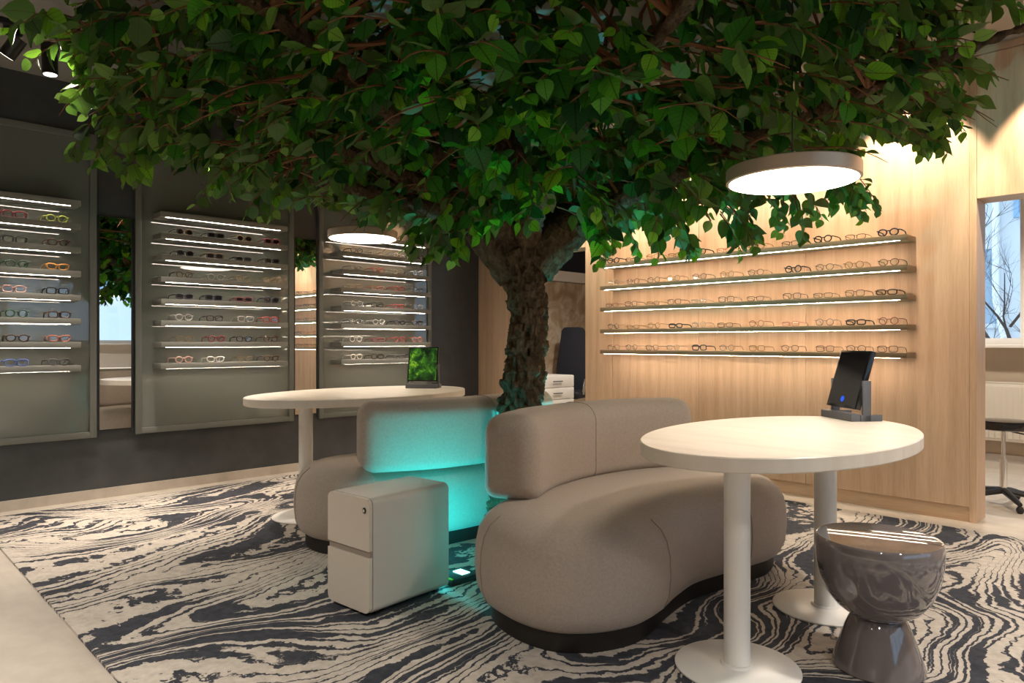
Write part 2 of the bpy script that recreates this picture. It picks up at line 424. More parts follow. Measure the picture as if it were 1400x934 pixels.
def grow(p, d, L, r, k):
    pts = [p]; q = p.copy(); dd = d.copy()
    for i in range(4):
        dd = (dd + Vector((random.uniform(-.22, .22), random.uniform(-.22, .22), random.uniform(-.10, .16)))).normalized()
        q = q + dd*(L/4); pts.append(q.copy())
    br.tube(pts, [r*(1-.16*i) for i in range(5)], 4)
    if k == 0: return
    for j in range(3 if k > 1 else 4):
        b = pts[random.randint(1, 4)]
        nd = (dd + Vector((random.uniform(-1, 1), random.uniform(-.8, .8), random.uniform(-.5, .7)))).normalized()
        grow(b, nd, L*.72, r*.5, k-1)
for i in range(8):
    a = i*PI/4
    grow(Vector((0, 0, 1.0+.2*i)), Vector((math.cos(a), math.sin(a), .7)).normalized(), 1.15, .026, 4)
o = br.build('bare_branches', M['bare_bark'], bt); o['kind'] = 'stuff'
struct(B(-8, 24, 3.15, 12, -1.2, -1.0).build('ground', M['facade'], smooth=False), 'street ground outside the windows')

# ================================================================== LEFT WALL DISPLAYS
ZT = [2.195, 2.027, 1.859, 1.689, 1.518, 1.350, 1.182, 1.015]
PANEL = [(-5.19, -3.872, 'left'), (-3.606, -2.285, 'middle'), (-2.03, -.705, 'right')]
for (y0, y1, side) in PANEL:
    ym = (y0+y1)/2
    p = thing('eyewear_display', {'left': 'grey-green glass display panel with eight lit shelves, cut by the left picture edge',
        'middle': 'grey-green glass display panel between the two narrow mirrors, shelves with sunglasses',
        'right': 'grey-green glass display panel behind the far white table, beside the oak wall'}[side], 'display', (0, ym, 0), 0, 'grey-green eyewear panels')
    a, b = y0-ym, y1-ym
    B(.001, .02, a+.01, b-.01, .48, 2.72).build('glass_panel', M['panel_glass'], p, smooth=False)
    for bx in ((.001, .042, a, a+.045, .467, 2.73), (.001, .042, b-.045, b, .467, 2.73)): B(*bx).build('frame', M['panel_frame'], p, bevel=.003)
    for bx in ((.001, .042, a+.045, b-.045, .467, .512), (.001, .042, a+.045, b-.045, 2.685, 2.73)): B(*bx).build('frame', M['panel_frame'], p, bevel=.003)
    for z in ZT:
        s = B(.0205, .208, a+.132, b-.143, z-.042, z).build('shelf', M['grey_shelf'], p, bevel=.002)
        B(.180, .189, a+.175, b-.205, z-.0428, z-.0421).build('led_strip', M['led'], s, smooth=False)
for yc, wd, lab in ((-3.741, .218, 'tall narrow mirror between left and middle display panels'), (-2.159, .212, 'tall narrow mirror between middle and right display panels')):
    t = thing('wall_mirror', lab, 'mirror', (0, yc, 0), 0, 'narrow wall mirrors')
    B(.001, .022, -wd/2, wd/2, .52, 2.13).build('mirror_glass', M['mirror'], t, smooth=False)
    for s in (-1, 1): B(.001, .026, s*(wd/2+.008)-.007, s*(wd/2+.008)+.007, .515, 2.135).build('frame', M['black'], t)
    for z in (.513, 2.131): B(.001, .026, -wd/2, wd/2, z, z+.006).build('frame', M['black'], t)

# ================================================================== OAK WALL SHELVES
WZ = [1.903, 1.700, 1.502, 1.300, 1.110]
for k, z in enumerate(WZ):
    t = thing('wall_shelf', 'long oak shelf with light strip, %s on the oak wall' % ('topmost', 'second from top', 'middle one of five', 'fourth from top', 'lowest')[k], 'shelf', (3.195, 0, z), 0, 'lit shelves on the oak wall')
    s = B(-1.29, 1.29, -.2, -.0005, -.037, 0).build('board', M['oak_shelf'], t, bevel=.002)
    B(-1.25, 1.24, -.182, -.173, -.0379, -.0371).build('led_strip', M['led_oak'], t, smooth=False)

# ================================================================== GLASSES
def lens_outline(shape, n=20):
    w, h = .029, .0225
    pts = []
    for i in range(n):
        a = 2*PI*i/n; c, s = math.cos(a), math.sin(a)
        if shape == 'round': x, z = .0245*c, .0235*s
        elif shape == 'panto': x, z = .027*c*(1+.06*s), .0225*s
        elif shape == 'square':
            e = .55; x = .0285*abs(c)**e*(1 if c > 0 else -1); z = .021*abs(s)**e*(1 if s > 0 else -1)
        elif shape == 'rectangular':
            e = .6; x = .0295*abs(c)**e*(1 if c > 0 else -1); z = .0165*abs(s)**e*(1 if s > 0 else -1)
        elif shape == 'cat-eye':
            e = .75; x = .029*abs(c)**e*(1 if c > 0 else -1); z = .020*abs(s)**e*(1 if s > 0 else -1) + .14*max(0, x)
        else: x, z = .029*c*(1+.10*s), .0245*s - .06*x if False else .0235*s
        pts.append((x, z))
    return pts
GM = {}
def glasses_meshes(shape, thick):
    key = (shape, thick)
    if key in GM: return GM[key]
    o = lens_outline(shape); zmin = min(z for x, z in o); zmax = max(z for x, z in o)
    r = {'bold': .0042, 'thin': .0021}[thick]
    cz = -zmin + r; cxl = .0365
    fr = MB(); ln = MB(); tp = MB()
    for s in (-1, 1):
        loop = [Vector((s*(cxl + x), -.004*abs(x+.03)/.06, z+cz)) for x, z in o]
        n = len(loop)
        rs = []
        for i, p in enumerate(loop):
            d = (loop[(i+1) % n] - loop[i-1]).normalized(); side = Vector((0, 1, 0)); nn = d.cross(side).normalized()
            rs.append([p + nn*(r*1.15*math.cos(t)) + side*(r*math.sin(t)) for t in (0, PI/2, PI, 3*PI/2)])
        o0 = len(fr.v)
        for q_ in rs: fr.v += [tuple(p) for p in q_]
        for i in range(n):
            j = (i+1) % n
            for k in range(4):
                fr.f.append((o0+i*4+k, o0+i*4+(k+1) % 4, o0+j*4+(k+1) % 4, o0+j*4+k))
        ln.add([p + Vector((0, .0006, 0)) for p in loop], [tuple(range(n))])
    zb = cz + zmax*.35
    fr.tube([(-.012, 0, zb), (-.004, -.001, zb+.004), (.004, -.001, zb+.004), (.012, 0, zb)], r, 5)
    zt = cz + zmax*.55
    for s in (-1, 1): fr.tube([(s*.064, -.004, zt), (s*.072, -.001, zt+.001), (s*.073, .006, zt+.001)], r*1.1, 5)
    tp.tube([(.073, .005, zt+.001), (.073, .07, zt), (.072, .105, zt-.004), (.071, .122, zt*.5), (.070, .130, .0025)], [r*1.05, r, r, r, r*.9], 5)
    out = []
    for nm, mb in (('rims', fr), ('lens', ln), ('temple', tp)):
        me = bpy.data.meshes.new(nm); me.from_pydata(mb.v, [], mb.f)
        for p in me.polygons: p.use_smooth = nm != 'lens'
        me.materials.append(None); out.append(me)
    GM[key] = out; return out
def mset(o, mat):
    o.material_slots[0].link = 'OBJECT'; o.material_slots[0].material = mat
def glasses(loc, rz, col, shape, thick, label, group, sun=False):
    t = thing('sunglasses' if sun else 'eyeglasses', label, 'sunglasses' if sun else 'glasses', loc, rz, group)
    fr, ln, tp = glasses_meshes(shape, thick)
    o = link('rims', fr, t); mset(o, M['fr_' + col])
    o = link('lenses', ln, t); mset(o, M['sun_lens'] if sun else M['lens'])
    o = link('temple', tp, t); mset(o, M['fr_' + col])
    o = link('temple', tp, t); mset(o, M['fr_' + col]); o.scale = (-1, 1, 1)
    return t
random.seed(11)
WX = [1.975, 2.18, 2.41, 2.62, 2.86, 3.095, 3.355, 3.635, 3.872, 4.09, 4.30]
WCOL = [['black', 'black', 'gold', 'copper', 'black', 'red', 'copper', 'navy', 'black', 'tortoise', 'navy'],
        ['silver', 'brown', 'brown', 'gold', 'navy', 'gold', 'brown', 'black', 'black', 'gold', 'brown'],
        ['copper', 'black', 'gold', 'brown', 'silver', 'black', 'brown', 'black', 'brown', 'brown', 'tortoise'],
        ['black', 'gold', 'gold', 'black', 'silver', 'brown', 'copper', 'coral', 'grey', 'black', 'burgundy'],
        ['copper', 'black', 'brown', 'silver', 'black', 'grey', 'gold', 'tortoise', 'brown', 'brown', 'brown']]
SH = ['panto', 'rectangular', 'square', 'round', 'rectangular', 'panto']
RW = ['top', 'second', 'middle', 'fourth', 'lowest']
for r in range(5):
    for i in range(11):
        sh = SH[(r*5 + i*3 + (i*i) % 4) % 6]
        thick = 'bold' if WCOL[r][i] in ('black', 'navy', 'tortoise') and (i+r) % 2 == 0 else 'thin'
        glasses((WX[i] + .06 + random.uniform(-.012, .012), -.165 + random.uniform(-.006, .006), WZ[r]+.0004), random.uniform(-.10, .04), WCOL[r][i], sh, thick,
                '%s %s glasses, %s from left on %s oak shelf' % (WCOL[r][i], sh, ORD[i], RW[r]), 'glasses on the oak shelves')
def dark_row(yc, z, col, sh, thick, lab, sun, panel):
    glasses((.165 + random.uniform(-.006, .006), yc + random.uniform(-.01, .01), z+.0004), PI/2 + random.uniform(-.08, .08), col, sh, thick, lab, 'eyewear on the %s grey panel' % panel, sun)
P2 = [[('brown', 'round', 1), ('black', 'square', 1), ('gold', 'panto', 1), ('burgundy', 'square', 1)],
      [('black', 'panto', 1), ('tortoise', 'square', 1), ('black', 'rectangular', 1), ('black', 'cat-eye', 1)],
      [('tortoise', 'round', 0), ('silver', 'panto', 0), ('gold', 'round', 0), ('gold', 'panto', 0)],
      [('navy', 'cat-eye', 1), ('navy', 'square', 1), ('burgundy', 'rectangular', 1), ('navy', 'panto', 1)],
      [('crystal', 'panto', 0), ('black', 'square', 0), ('crystal', 'square', 0), ('red', 'square', 0)],
      [('gold', 'square', 0), ('burgundy', 'panto', 0), ('black', 'panto', 0), ('brown', 'round', 0)],
      [('pink', 'panto', 0), ('white', 'cat-eye', 0), ('gold', 'cat-eye', 0), ('tortoise', 'round', 0)]]
for r in range(7):
    for i, yc in enumerate((-3.29, -3.045, -2.80, -2.565)):
        c, sh, sun = P2[r][i]
        dark_row(yc, ZT[r+1], c, sh, 'thin' if c in ('gold', 'silver') else 'bold', '%s %s %s, %s from left in %s row of middle grey panel' % (c, sh, 'sunglasses' if sun else 'glasses', ORD[i], ORD[r]), bool(sun), 'middle')
P1 = [[('burgundy', 'square'), ('lime', 'panto')], [('black', 'square'), ('tortoise', 'panto')], [('green', 'panto'), ('orange', 'cat-eye')], [('pink', 'square'), ('black', 'square')],
      [('green', 'round'), ('tortoise', 'square')], [('brown', 'panto'), ('coral', 'cat-eye')], [('blue', 'square'), ('grey', 'cat-eye')]]
for r in range(7):
    for i, yc in enumerate((-4.395, -4.145)):
        c, sh = P1[r][i]
        dark_row(yc, ZT[r+1], c, sh, 'bold', '%s %s glasses, %s in %s row of leftmost grey panel' % (c, sh, 'left of the pair' if i == 0 else 'right of the pair', ORD[r]), False, 'left')
C3 = ['black', 'silver', 'crystal', 'black', 'grey', 'red', 'silver', 'crystal', 'gold', 'coral', 'red', 'grey', 'crystal', 'black', 'red', 'silver', 'grey', 'crystal', 'navy', 'tortoise', 'white', 'burgundy', 'red', 'coral', 'white', 'black', 'grey', 'navy']
for r in range(7):
    for i, yc in enumerate((-1.72, -1.47, -1.22, -.985)):
        c = C3[r*4+i]; sh = SH[(r*3+i*2+r*i) % 6]
        dark_row(yc, ZT[r+1], c, sh, 'bold' if c not in ('gold', 'silver') else 'thin', '%s %s glasses, %s from left in %s row of right grey panel' % (c, sh, ORD[i], ORD[r]), False, 'right')

# ================================================================== CARPET
RUG = .012
rg = B(.2, 9.2, -4.62, -.26, .0005, RUG).build('carpet', M['carpet'], smooth=False)
tag(rg, 'cream and navy marbled carpet covering the floor under sofas and tables', 'carpet')

# ================================================================== SOFAS
BODY = [(4.43,-3.14),(4.42,-2.97),(4.375,-2.78),(4.345,-2.55),(4.375,-2.32),(4.41,-2.1),(4.42,-1.95),(4.36,-1.76),(4.2,-1.63),(3.98,-1.585),(3.76,-1.68),
        (3.60,-1.92),(3.52,-2.2),(3.49,-2.5),(3.50,-2.8),(3.55,-3.07),(3.65,-3.29),(3.80,-3.42),(4.02,-3.48),(4.22,-3.45),(4.36,-3.32)]
SC = Vector((3.98, -2.52))
body = catmull([Vector(p) - SC for p in BODY], 6)
if sum(body[i].x*body[i-1].y - body[i-1].x*body[i].y for i in range(len(body))) > 0: body.reverse()
def rings_of(poly, prof): return [[(p.x, p.y, z) for p in offset(poly, d)] for z, d in prof]
def sofa(loc, rz, label, group):
    t = thing('sofa', label, 'sofa', loc, rz, group)
    pl = MB().rings(rings_of(body, [(0, .072), (.012, .066), (.10, .066)])).build('plinth', M['plinth'], t)
    prof = [(.075, .10), (.078, .06), (.10, .030), (.15, .008), (.23, 0), (.31, .003), (.37, .016), (.415, .042), (.45, .085), (.468, .135), (.474, .19), (.477, .25)]
    MB().rings(rings_of(body, prof)).build('seat', M['fabric'], t, ang=80)
    for idx in (int(len(body)*f) for f in (.06, .22, .40, .62, .82)):
        path = [tuple(offset(body, d-.0012)[idx]) + (z+.0008,) for z, d in prof[1:9]]
        MB().tube([(a, b, c) for a, b, c in path], .0022, 5).build('seam', M['seam'], t)
    cl = catmull([Vector(p) - SC for p in ((3.715,-3.13),(3.60,-2.85),(3.555,-2.5),(3.60,-2.15),(3.73,-1.86))], 8, False)
    hw = .132; za, zb = .462, .848; R0 = .085
    def sect(p, nr, d):
        w, a, b = hw-d, za+d, zb-d; out = []
        for cx, cz, a0, rr in ((w, a, -PI/2, max(.055-d*.6, .012)), (w, b, 0, max(.095-d*.6, .02)), (-w, b, PI/2, max(.095-d*.6, .02)), (-w, a, PI, max(.055-d*.6, .012))):
            ox = cx - math.copysign(rr, cx); oz = cz + (rr if a0 in (-PI/2, PI) else -rr)
            for k in range(7):
                an = a0 + PI/2*k/6; out.append((p.x + nr.x*(ox + rr*math.cos(an)), p.y + nr.y*(ox + rr*math.cos(an)), oz + rr*math.sin(an)))
        return out
    rings = []; n = len(cl)
    def frame(i):
        d = (cl[min(i+1, n-1)] - cl[max(i-1, 0)]).normalized(); return d, Vector((-d.y, d.x))
    ends = [PI/2*k/8 for k in range(9)]
    d, nr = frame(0)
    for a in ends[:-1]: rings.append(sect(cl[0] - d*(R0*math.cos(a)), nr, R0*(1-math.sin(a))))
    for i in range(n):
        d, nr = frame(i); rings.append(sect(cl[i], nr, 0))
    d, nr = frame(n-1)
    for a in reversed(ends[:-1]): rings.append(sect(cl[-1] + d*(R0*math.cos(a)), nr, R0*(1-math.sin(a))))
    MB().rings(rings).build('backrest', M['fabric'], t, ang=180)
    p = cl[n//2]; d, nr = frame(n//2); ring = sect(p, nr, -.0008)
    MB().tube(ring[3:25], .0022, 5).build('seam', M['seam'], t)
    return t
sofa((SC.x, SC.y, RUG), 0, 'taupe curved sofa in the foreground, its seat facing the near white table', 'curved taupe sofas')
sofa((6.40-SC.x, -5.04-SC.y, RUG), PI, 'taupe curved sofa behind the pedestal, its back washed in turquoise light', 'curved taupe sofas')

# ================================================================== TABLES
def table(cx, cy, a, b, rz, dl, top, label):
    t = thing('oval_table', label, 'table', (cx, cy, RUG), rz, 'white oval tables'); top -= RUG
    n = 96
    prof = [(-.050, .004), (-.046, 0), (-.004, 0), (0, .004)]
    MB().rings([[((a-d)*math.cos(2*PI*i/n), (b-d)*math.sin(2*PI*i/n), top+z) for i in range(n)] for z, d in prof]).build('tabletop', M['table_top'], t)
    for s in (-1, 1):
        MB().lathe([(.046, .012), (.046, top-.05)], 40, (0, s*dl, 0)).build('column', M['white_metal'], t)
        MB().lathe([(.215, 0), (.218, .003), (.218, .007), (.214, .010), (.06, .013), (.055, .020), (.04, .0205)], 64, (0, s*dl, 0)).build('base_plate', M['white_metal'], t)
    return t
table(4.735, -2.61, .449, .766, 0, .40, .82, 'white oval table in the right foreground on two white columns')
table(1.60, -2.55, .534, .882, .077, .48, .82, 'white oval table at the far side behind the turquoise lit sofa')

def pendant(x, y, z, label):
    t = thing('pendant_lamp', label, 'lamp', (x, y, z), 0, 'flat round pendant lamps')
    MB().lathe([(.236, -.001), (.250, 0), (.2535, .003), (.2535, .052), (.250, .056), (.02, .058)], 72).build('shade', M['brass'], t)
    MB().lathe([(.242, .0005), (.242, -.0015), (.0, -.0025)], 64).build('diffuser', M['pendant_light'], t, smooth=False)
    MB().tube([(0, 0, .057), (0, 0, CEIL-z-.02)], .003, 6).build('cord', M['black'], t)
    MB().lathe([(.012, .057), (.012, .10)], 16).build('cord_grip', M['black'], t)
    MB().lathe([(.055, CEIL-z-.03), (.055, CEIL-z-.0005)], 32).build('canopy', M['black'], t)
pendant(4.756, -2.596, 1.82, 'flat round bronze pendant lamp hanging over the near white table')
pendant(1.49, -2.49, 1.945, 'flat round bronze pendant lamp hanging over the far white table')

# ================================================================== TABLETS IN STANDS
def tablet(x, y, z, ang, screen, label, tilt, lit):
    t = thing('tablet_display', label, 'tablet', (x, y, z), ang, 'tablets in table stands')
    B(-.125, .125, -.075, -.03, 0, .034).build('base', M['device_grey'], t, bevel=.003)
    for s in (-1, 1):
        B(s*.105-.008 if s < 0 else .117, s*.105+.0 if s < 0 else .128, -.03, .075, 0, .030).build('foot', M['device_grey'], t, bevel=.002)
    for s in (-1, 1):
        x0, x1 = (-.128, -.116) if s < 0 else (.116, .128)
        B(x0, x1, -.02, .02, .0, .185).build('upright', M['device_grey'], t, bevel=.002)
    hh, ww = .138, .120
    mb = MB().box(-ww, ww, -.012, .012, -hh, hh)
    c, s = math.cos(tilt), math.sin(tilt)
    rot = lambda p: (p[0], p[1]*c + p[2]*s, -p[1]*s + p[2]*c + .185)
    mb.v = [rot(p) for p in mb.v]
    b = mb.build('screen_housing', M['black_gloss'], t, bevel=.003)
    sc = MB().box(-ww+.010, ww-.010, -.0135, -.0121, -hh+.012, hh-.010); sc.v = [rot(p) for p in sc.v]
    sc.build('screen', screen, b, smooth=False)
    if lit:
        n = 20; d = MB().add([rot((.0 + .014*math.cos(2*PI*i/n), -.0139, -.098 + .014*math.sin(2*PI*i/n))) for i in range(n)], [tuple(reversed(range(n)))])
        d.build('blue_icon', M['blue_dot'], b, smooth=False)
tablet(4.73, -1.90, .82, math.radians(-38), M['black_screen'], 'black tablet with a small blue dot, in a grey stand on near table', math.radians(16), True)
tablet(1.53, -1.96, .82, math.radians(38), M['picture'], 'tablet with leaf reflections painted in glowing green, in a stand on far table', math.radians(12), False)

# ================================================================== PEDESTAL DRAWERS
t = thing('drawer_pedestal', 'cream two-drawer pedestal on castors in front of the turquoise lit sofa', 'cabinet', (3.29, -3.71, RUG), math.radians(4.5))
def rrect(x0, x1, z0, z1, r, y, n=6):
    out = []
    for cx, cz, a0 in ((x1-r, z0+r, -PI/2), (x1-r, z1-r, 0), (x0+r, z1-r, PI/2), (x0+r, z0+r, PI)):
        for k in range(n+1):
            a = a0 + PI/2*k/n; out.append((cx + r*math.cos(a), y, cz + r*math.sin(a)))
    return out
z0, z1 = .017, .506
MB().rings([rrect(-.15, .15, z0, z1, .03, .008), rrect(-.15, .15, z0, z1, .03, .45)]).build('shell', M['grey_paint'], t)
def front(za, zb, rt, rb):
    o = []
    for cx, cz, a0, r in ((.148-rb, za+rb, -PI/2, rb), (.148-rt, zb-rt, 0, rt), (-.148+rt, zb-rt, PI/2, rt), (-.148+rb, za+rb, PI, rb)):
        for k in range(6):
            a = a0 + PI/2*k/5; o.append((cx + r*math.cos(a), cz + r*math.sin(a)))
    return o
for za, zb, rt, rb in ((z0+.002, .256, .003, .03), (.284, z1-.002, .03, .003)):
    o = front(za, zb, rt, rb)
    dr = MB().rings([[(x, -.012, z) for x, z in o], [(x, .005, z) for x, z in o]]).build('drawer_front', M['cream_paint'], t)
B(-.146, .146, -.004, .007, .257, .283).build('grip_recess', M['seam'], t, smooth=False)
MB().add([(0, 0, 0)], []).rings([[(.118 + .011*math.cos(a), y, .455 + .013*math.sin(a)) for a in [2*PI*i/20 for i in range(20)]] for y in (-.0125, -.0155)]).build('lock', M['black'], t)
MB().rings([[(.118 + .006*math.cos(a), y, .455 + .007*math.sin(a)) for a in [2*PI*i/16 for i in range(16)]] for y in (-.0155, -.0175)]).build('lock_cylinder', M['steel'], t)
for cx, cy in ((-.11, .05), (.11, .05), (-.11, .40), (.11, .40)):
    MB().rings([[(x, cy + .0105*math.cos(a), .0107 + .0105*math.sin(a)) for a in [2*PI*i/16 for i in range(16)]] for x in (cx-.014, cx+.014)]).build('castor', M['black'], t)

# ================================================================== STOOL
t = thing('glossy_stool', 'glossy taupe goblet-shaped stool beside the near white table', 'stool', (5.09, -2.645, RUG))
MB().lathe([(.150, 0), (.153, .005), (.150, .02), (.138, .06), (.122, .105), (.106, .15), (.094, .175), (.086, .186)], 72).build('base', M['stool'], t)
prof = [(.05, .183), (.085, .186), (.105, .196), (.140, .222), (.172, .265), (.196, .325), (.207, .39), (.209, .435), (.207, .462), (.202, .468), (.196, .466)]
MB().lathe(prof, 96).build('bowl', M['stool'], t)
MB().lathe([(.1955, .440), (.1955, .4545), (.0, .4545)], 72).build('seat_disc', principled('rose_taupe_seat', (.26, .20, .185), .05, spec=.6, coat=1.0), t)

# ================================================================== CYAN FLOOR SPOTLIGHTS
def floorspot(loc, rz, aim, energy, label, cone=150):
    t = thing('floor_spotlight', label, 'lamp', loc, rz, 'turquoise floor spotlights')
    MB().box(-.07, .07, -.09, .09, 0, .03).build('base', M['black'], t, bevel=.008)
    B(-.035, .035, -.0, .05, .0302, .034).build('lamp_face', M['cyan_face'], t, smooth=False)
    B(-.06, .06, -.088, -.076, .0302, .034).build('status_light', principled('lime_mark', (.35, .8, .02), .5), t, smooth=False)
    lamp('lamp_beam', 'SPOT', (0, 0, .05), energy, CYAN, t, aim, .03, cone, .6)
floorspot((3.315, -3.12, RUG), 0, (-.62, .40, .50), 23, 'flat black floor spotlight beside the cream pedestal glowing turquoise', 96)
floorspot((3.03, -3.17, RUG), 0, (.85, .02, .45), 22, 'flat black floor spotlight hidden behind the cream pedestal', 110)
floorspot((3.19, -2.16, RUG), PI, (.0, -.15, 1), 85, 'flat black floor spotlight at the far foot of the tree', 120)

# ================================================================== CEILING SPOTS
def ceiling_spot(x, y, aim, energy, cone, blend, label, group, col=NEUT, size=.04, z=None, L=.13):
    t = thing('ceiling_spot', label, 'spotlight', (x, y, CEIL), 0, group)
    a = Vector(aim).normalized(); p = Vector((0, 0, -.13))
    MB().lathe([(.05, -.05), (.05, -.0005)], 24).build('mount', M['black'], t)
    MB().tube([(0, 0, -.05), (0, 0, -.13)], .012, 10).build('joint', M['black'], t)
    MB().tube([p - a*L*.5, p + a*L*.5], .045, 24).build('housing', M['black'], t)
    f = MB().tube([p + a*(L*.5+.0005), p + a*(L*.5+.002)], .038, 24).build('lamp_face', M['spot_face'], t)
    lamp('lamp_beam', 'SPOT', p + a*(L*.5+.012), energy, col, t, a, size, cone, blend)
    return t
tk = tag(B(.90, .935, -5.4, -1.2, CEIL-.03, CEIL-.0005).build('lighting_track', M['black'], smooth=False), 'black lighting track on the ceiling by the charcoal wall', 'track')
ceiling_spot(.83, -4.52, (-.42, -.42, -.8), 110, 52, .6, 'black ceiling spot tilted left, first from the left picture edge', 'black ceiling spots')
ceiling_spot(.68, -4.30, (.02, .02, -1), 110, 56, .6, 'black ceiling spot pointing straight down, second from left picture edge', 'black ceiling spots')
ceiling_spot(.75, -3.55, (.0, .1, -.99), 110, 56, .6, 'black ceiling spot half hidden by leaves above the middle grey panel', 'black ceiling spots')
ceiling_spot(.75, -1.6, (.0, .1, -.99), 110, 56, .6, 'black ceiling spot behind the crown near the right grey panel', 'black ceiling spots')
for k, x in enumerate((1.78, 2.68, 3.58, 4.46, 5.36, 6.3)):
    ceiling_spot(x, -.50, (0, .62, -.78), 62, 76, .3, 'black wall-washer spot by the oak wall, %s from the left' % ORD[k], 'wall-washer spots', WARM, .03)
ceiling_spot(1.12, -4.28, (.55, -.35, -.55), 60, 60, .6, 'black ceiling spot lighting the left rim of the crown from behind', 'black ceiling spots')
k = 0  # unseen downlights added as general fill from the viewer's side
for x, y in ((6.2, -2.2), (7.6, -4.0), (6.4, -5.6), (4.6, -6.6), (2.4, -5.9), (8.2, -6.6), (6.0, -8.2), (8.3, -1.6)):
    ceiling_spot(x, y, (-.05, .05, -1), 130, 110, .8, 'black ceiling downlight added out of view as fill, %s of eight' % ORD[k], 'fill downlights added out of view', (1.0, .92, .82), .08); k += 1
for k, (x, y) in enumerate(((1.2, 1.2), (4.6, 1.6), (7.5, 1.5))):
    ceiling_spot(x, y, (0, 0, -1), 120, 130, .8, 'ceiling downlight in the rear room, %s from its left wall' % ORD[k], 'rear room downlights', NEUT, .08)

# ================================================================== REAR ROOM
t = thing('wall_mural', 'beige and brown abstract mural panel on the rear room side wall', 'mural', (-.65, 2.0, 0))
B(.001, .02, -1.7, .88, .1, 2.03).build('mural_panel', M['mural'], t, smooth=False)
B(.001, .10, -1.7, .88, 2.04, 2.18).build('light_pelmet', M['white_metal'], t, smooth=False)
t = thing('drawer_cabinet', 'white cabinet with four handled drawers seen through the left opening', 'cabinet', (.08, 1.02, 0))
B(-.22, .21, -.32, .30, .02, .775).build('carcass', M['white_metal'], t, bevel=.004)
for k in range(5):
    d = B(.2105, .226, -.315, .295, .635-.145*k, .770-.145*k).build('drawer_front', M['white_metal'], t, bevel=.002)
    B(.235, .243, -.09, .07, .700-.145*k, .712-.145*k).build('handle', M['device_grey'], d)
    for yy in (-.085, .06): B(.2265, .236, yy, yy+.006, .700-.145*k, .712-.145*k).build('handle_post', M['device_grey'], d)
t = thing('pump_bottle', 'small white pump bottle standing on the white drawer cabinet', 'bottle', (.1, .80, .7755))
MB().lathe([(.03, 0), (.032, .004), (.032, .08), (.02, .10), (.012, .105)], 20).build('body', M['white_metal'], t)
MB().lathe([(.012, .1055), (.012, .125), (.005, .128), (.005, .145)], 12).build('pump', M['grey_paint'], t)
t = thing('office_chair', 'black high-backed office chair behind the white drawer cabinet', 'chair', (-.27, 1.98, 0), math.radians(20))
MB().rings([[(x*w, y_, z) for x, y_ in ((-1, .0), (-.9, -.03), (0, -.05), (.9, -.03), (1, 0), (.92, .05), (0, .03), (-.92, .05))] for z, w, y_ in ((.50, .23, 0), (.6, .25, 0), (.8, .25, 0), (1.05, .215, 0), (1.25, .18, 0), (1.34, .17, 0), (1.375, .14, 0), (1.385, .10, 0))]).build('backrest', M['navy_fabric'], t)
MB().box(-.25, .25, -.48, .02, .44, .54).build('seat', M['navy_fabric'], t, bevel=.035, seg=3)
for s in (-1, 1):
    MB().tube([(s*.27, -.36, .50), (s*.29, -.36, .62), (s*.29, -.33, .685), (s*.29, -.08, .69), (s*.28, -.03, .66), (s*.26, -.03, .5)], .018, 8).build('armrest', M['steel'] if s > 0 else M['black'], t)
MB().tube([(0, -.22, .08), (0, -.22, .44)], .03, 12).build('gas_column', M['black'], t)
for k in range(5):
    a = 2*PI*k/5
    MB().tube([(0, -.22, .10), (.30*math.cos(a), -.22+.30*math.sin(a), .065)], [.026, .018], 8).build('base_leg', M['black'], t)
    MB().lathe([(.02, .001), (.026, .02), (.02, .045)], 12, (.30*math.cos(a), -.22+.30*math.sin(a), 0)).build('castor', M['black'], t)
t = thing('rolling_stool', 'black seated rolling stool with chrome column in the right opening', 'stool', (4.845, .77, 0))
MB().lathe([(.15, .545), (.172, .552), (.178, .57), (.176, .60), (.165, .612), (.05, .614)], 48).build('seat', M['black_gloss'], t)
MB().lathe([(.014, .33), (.014, .545)], 16).build('piston', M['steel'], t)
MB().lathe([(.024, .09), (.024, .33)], 20).build('column', M['steel'], t)
MB().tube([(.03, .02, .535), (.12, .02, .52), (.19, .02, .47)], .006, 6).build('lever', M['black'], t)
for k in range(5):
    a = 2*PI*k/5 + .2
    MB().tube([(0, 0, .105), (.15*math.cos(a), .15*math.sin(a), .085), (.285*math.cos(a), .285*math.sin(a), .06)], [.026, .022, .016], 8).build('base_leg', M['black'], t)
    MB().lathe([(.016, .001), (.024, .018), (.024, .03), (.016, .046)], 12, (.285*math.cos(a), .285*math.sin(a), 0)).build('castor', M['black'], t)
t = thing('radiator', 'cream panel radiator below the rear window', 'radiator', (4.9, YB-.08, .22))
rb = MB().box(-1.3, 1.3, -.03, .03, 0, .56)
rb.build('panel', M['radiator'], t, bevel=.008)
fins = MB()
for k in range(52): fins.box(-1.285 + k*.05, -1.25 + k*.05, -.036, -.0301, .03, .53)
fins.build('ribs', M['radiator'], t, smooth=False)
B(-1.3, 1.3, -.03, .03, .561, .575).build('grille', M['radiator'], t, smooth=False)
for s in (-1.0, 1.0): B(s-.02, s+.02, -.01, .079, .1, .14).build('bracket', M['radiator'], t, smooth=False)

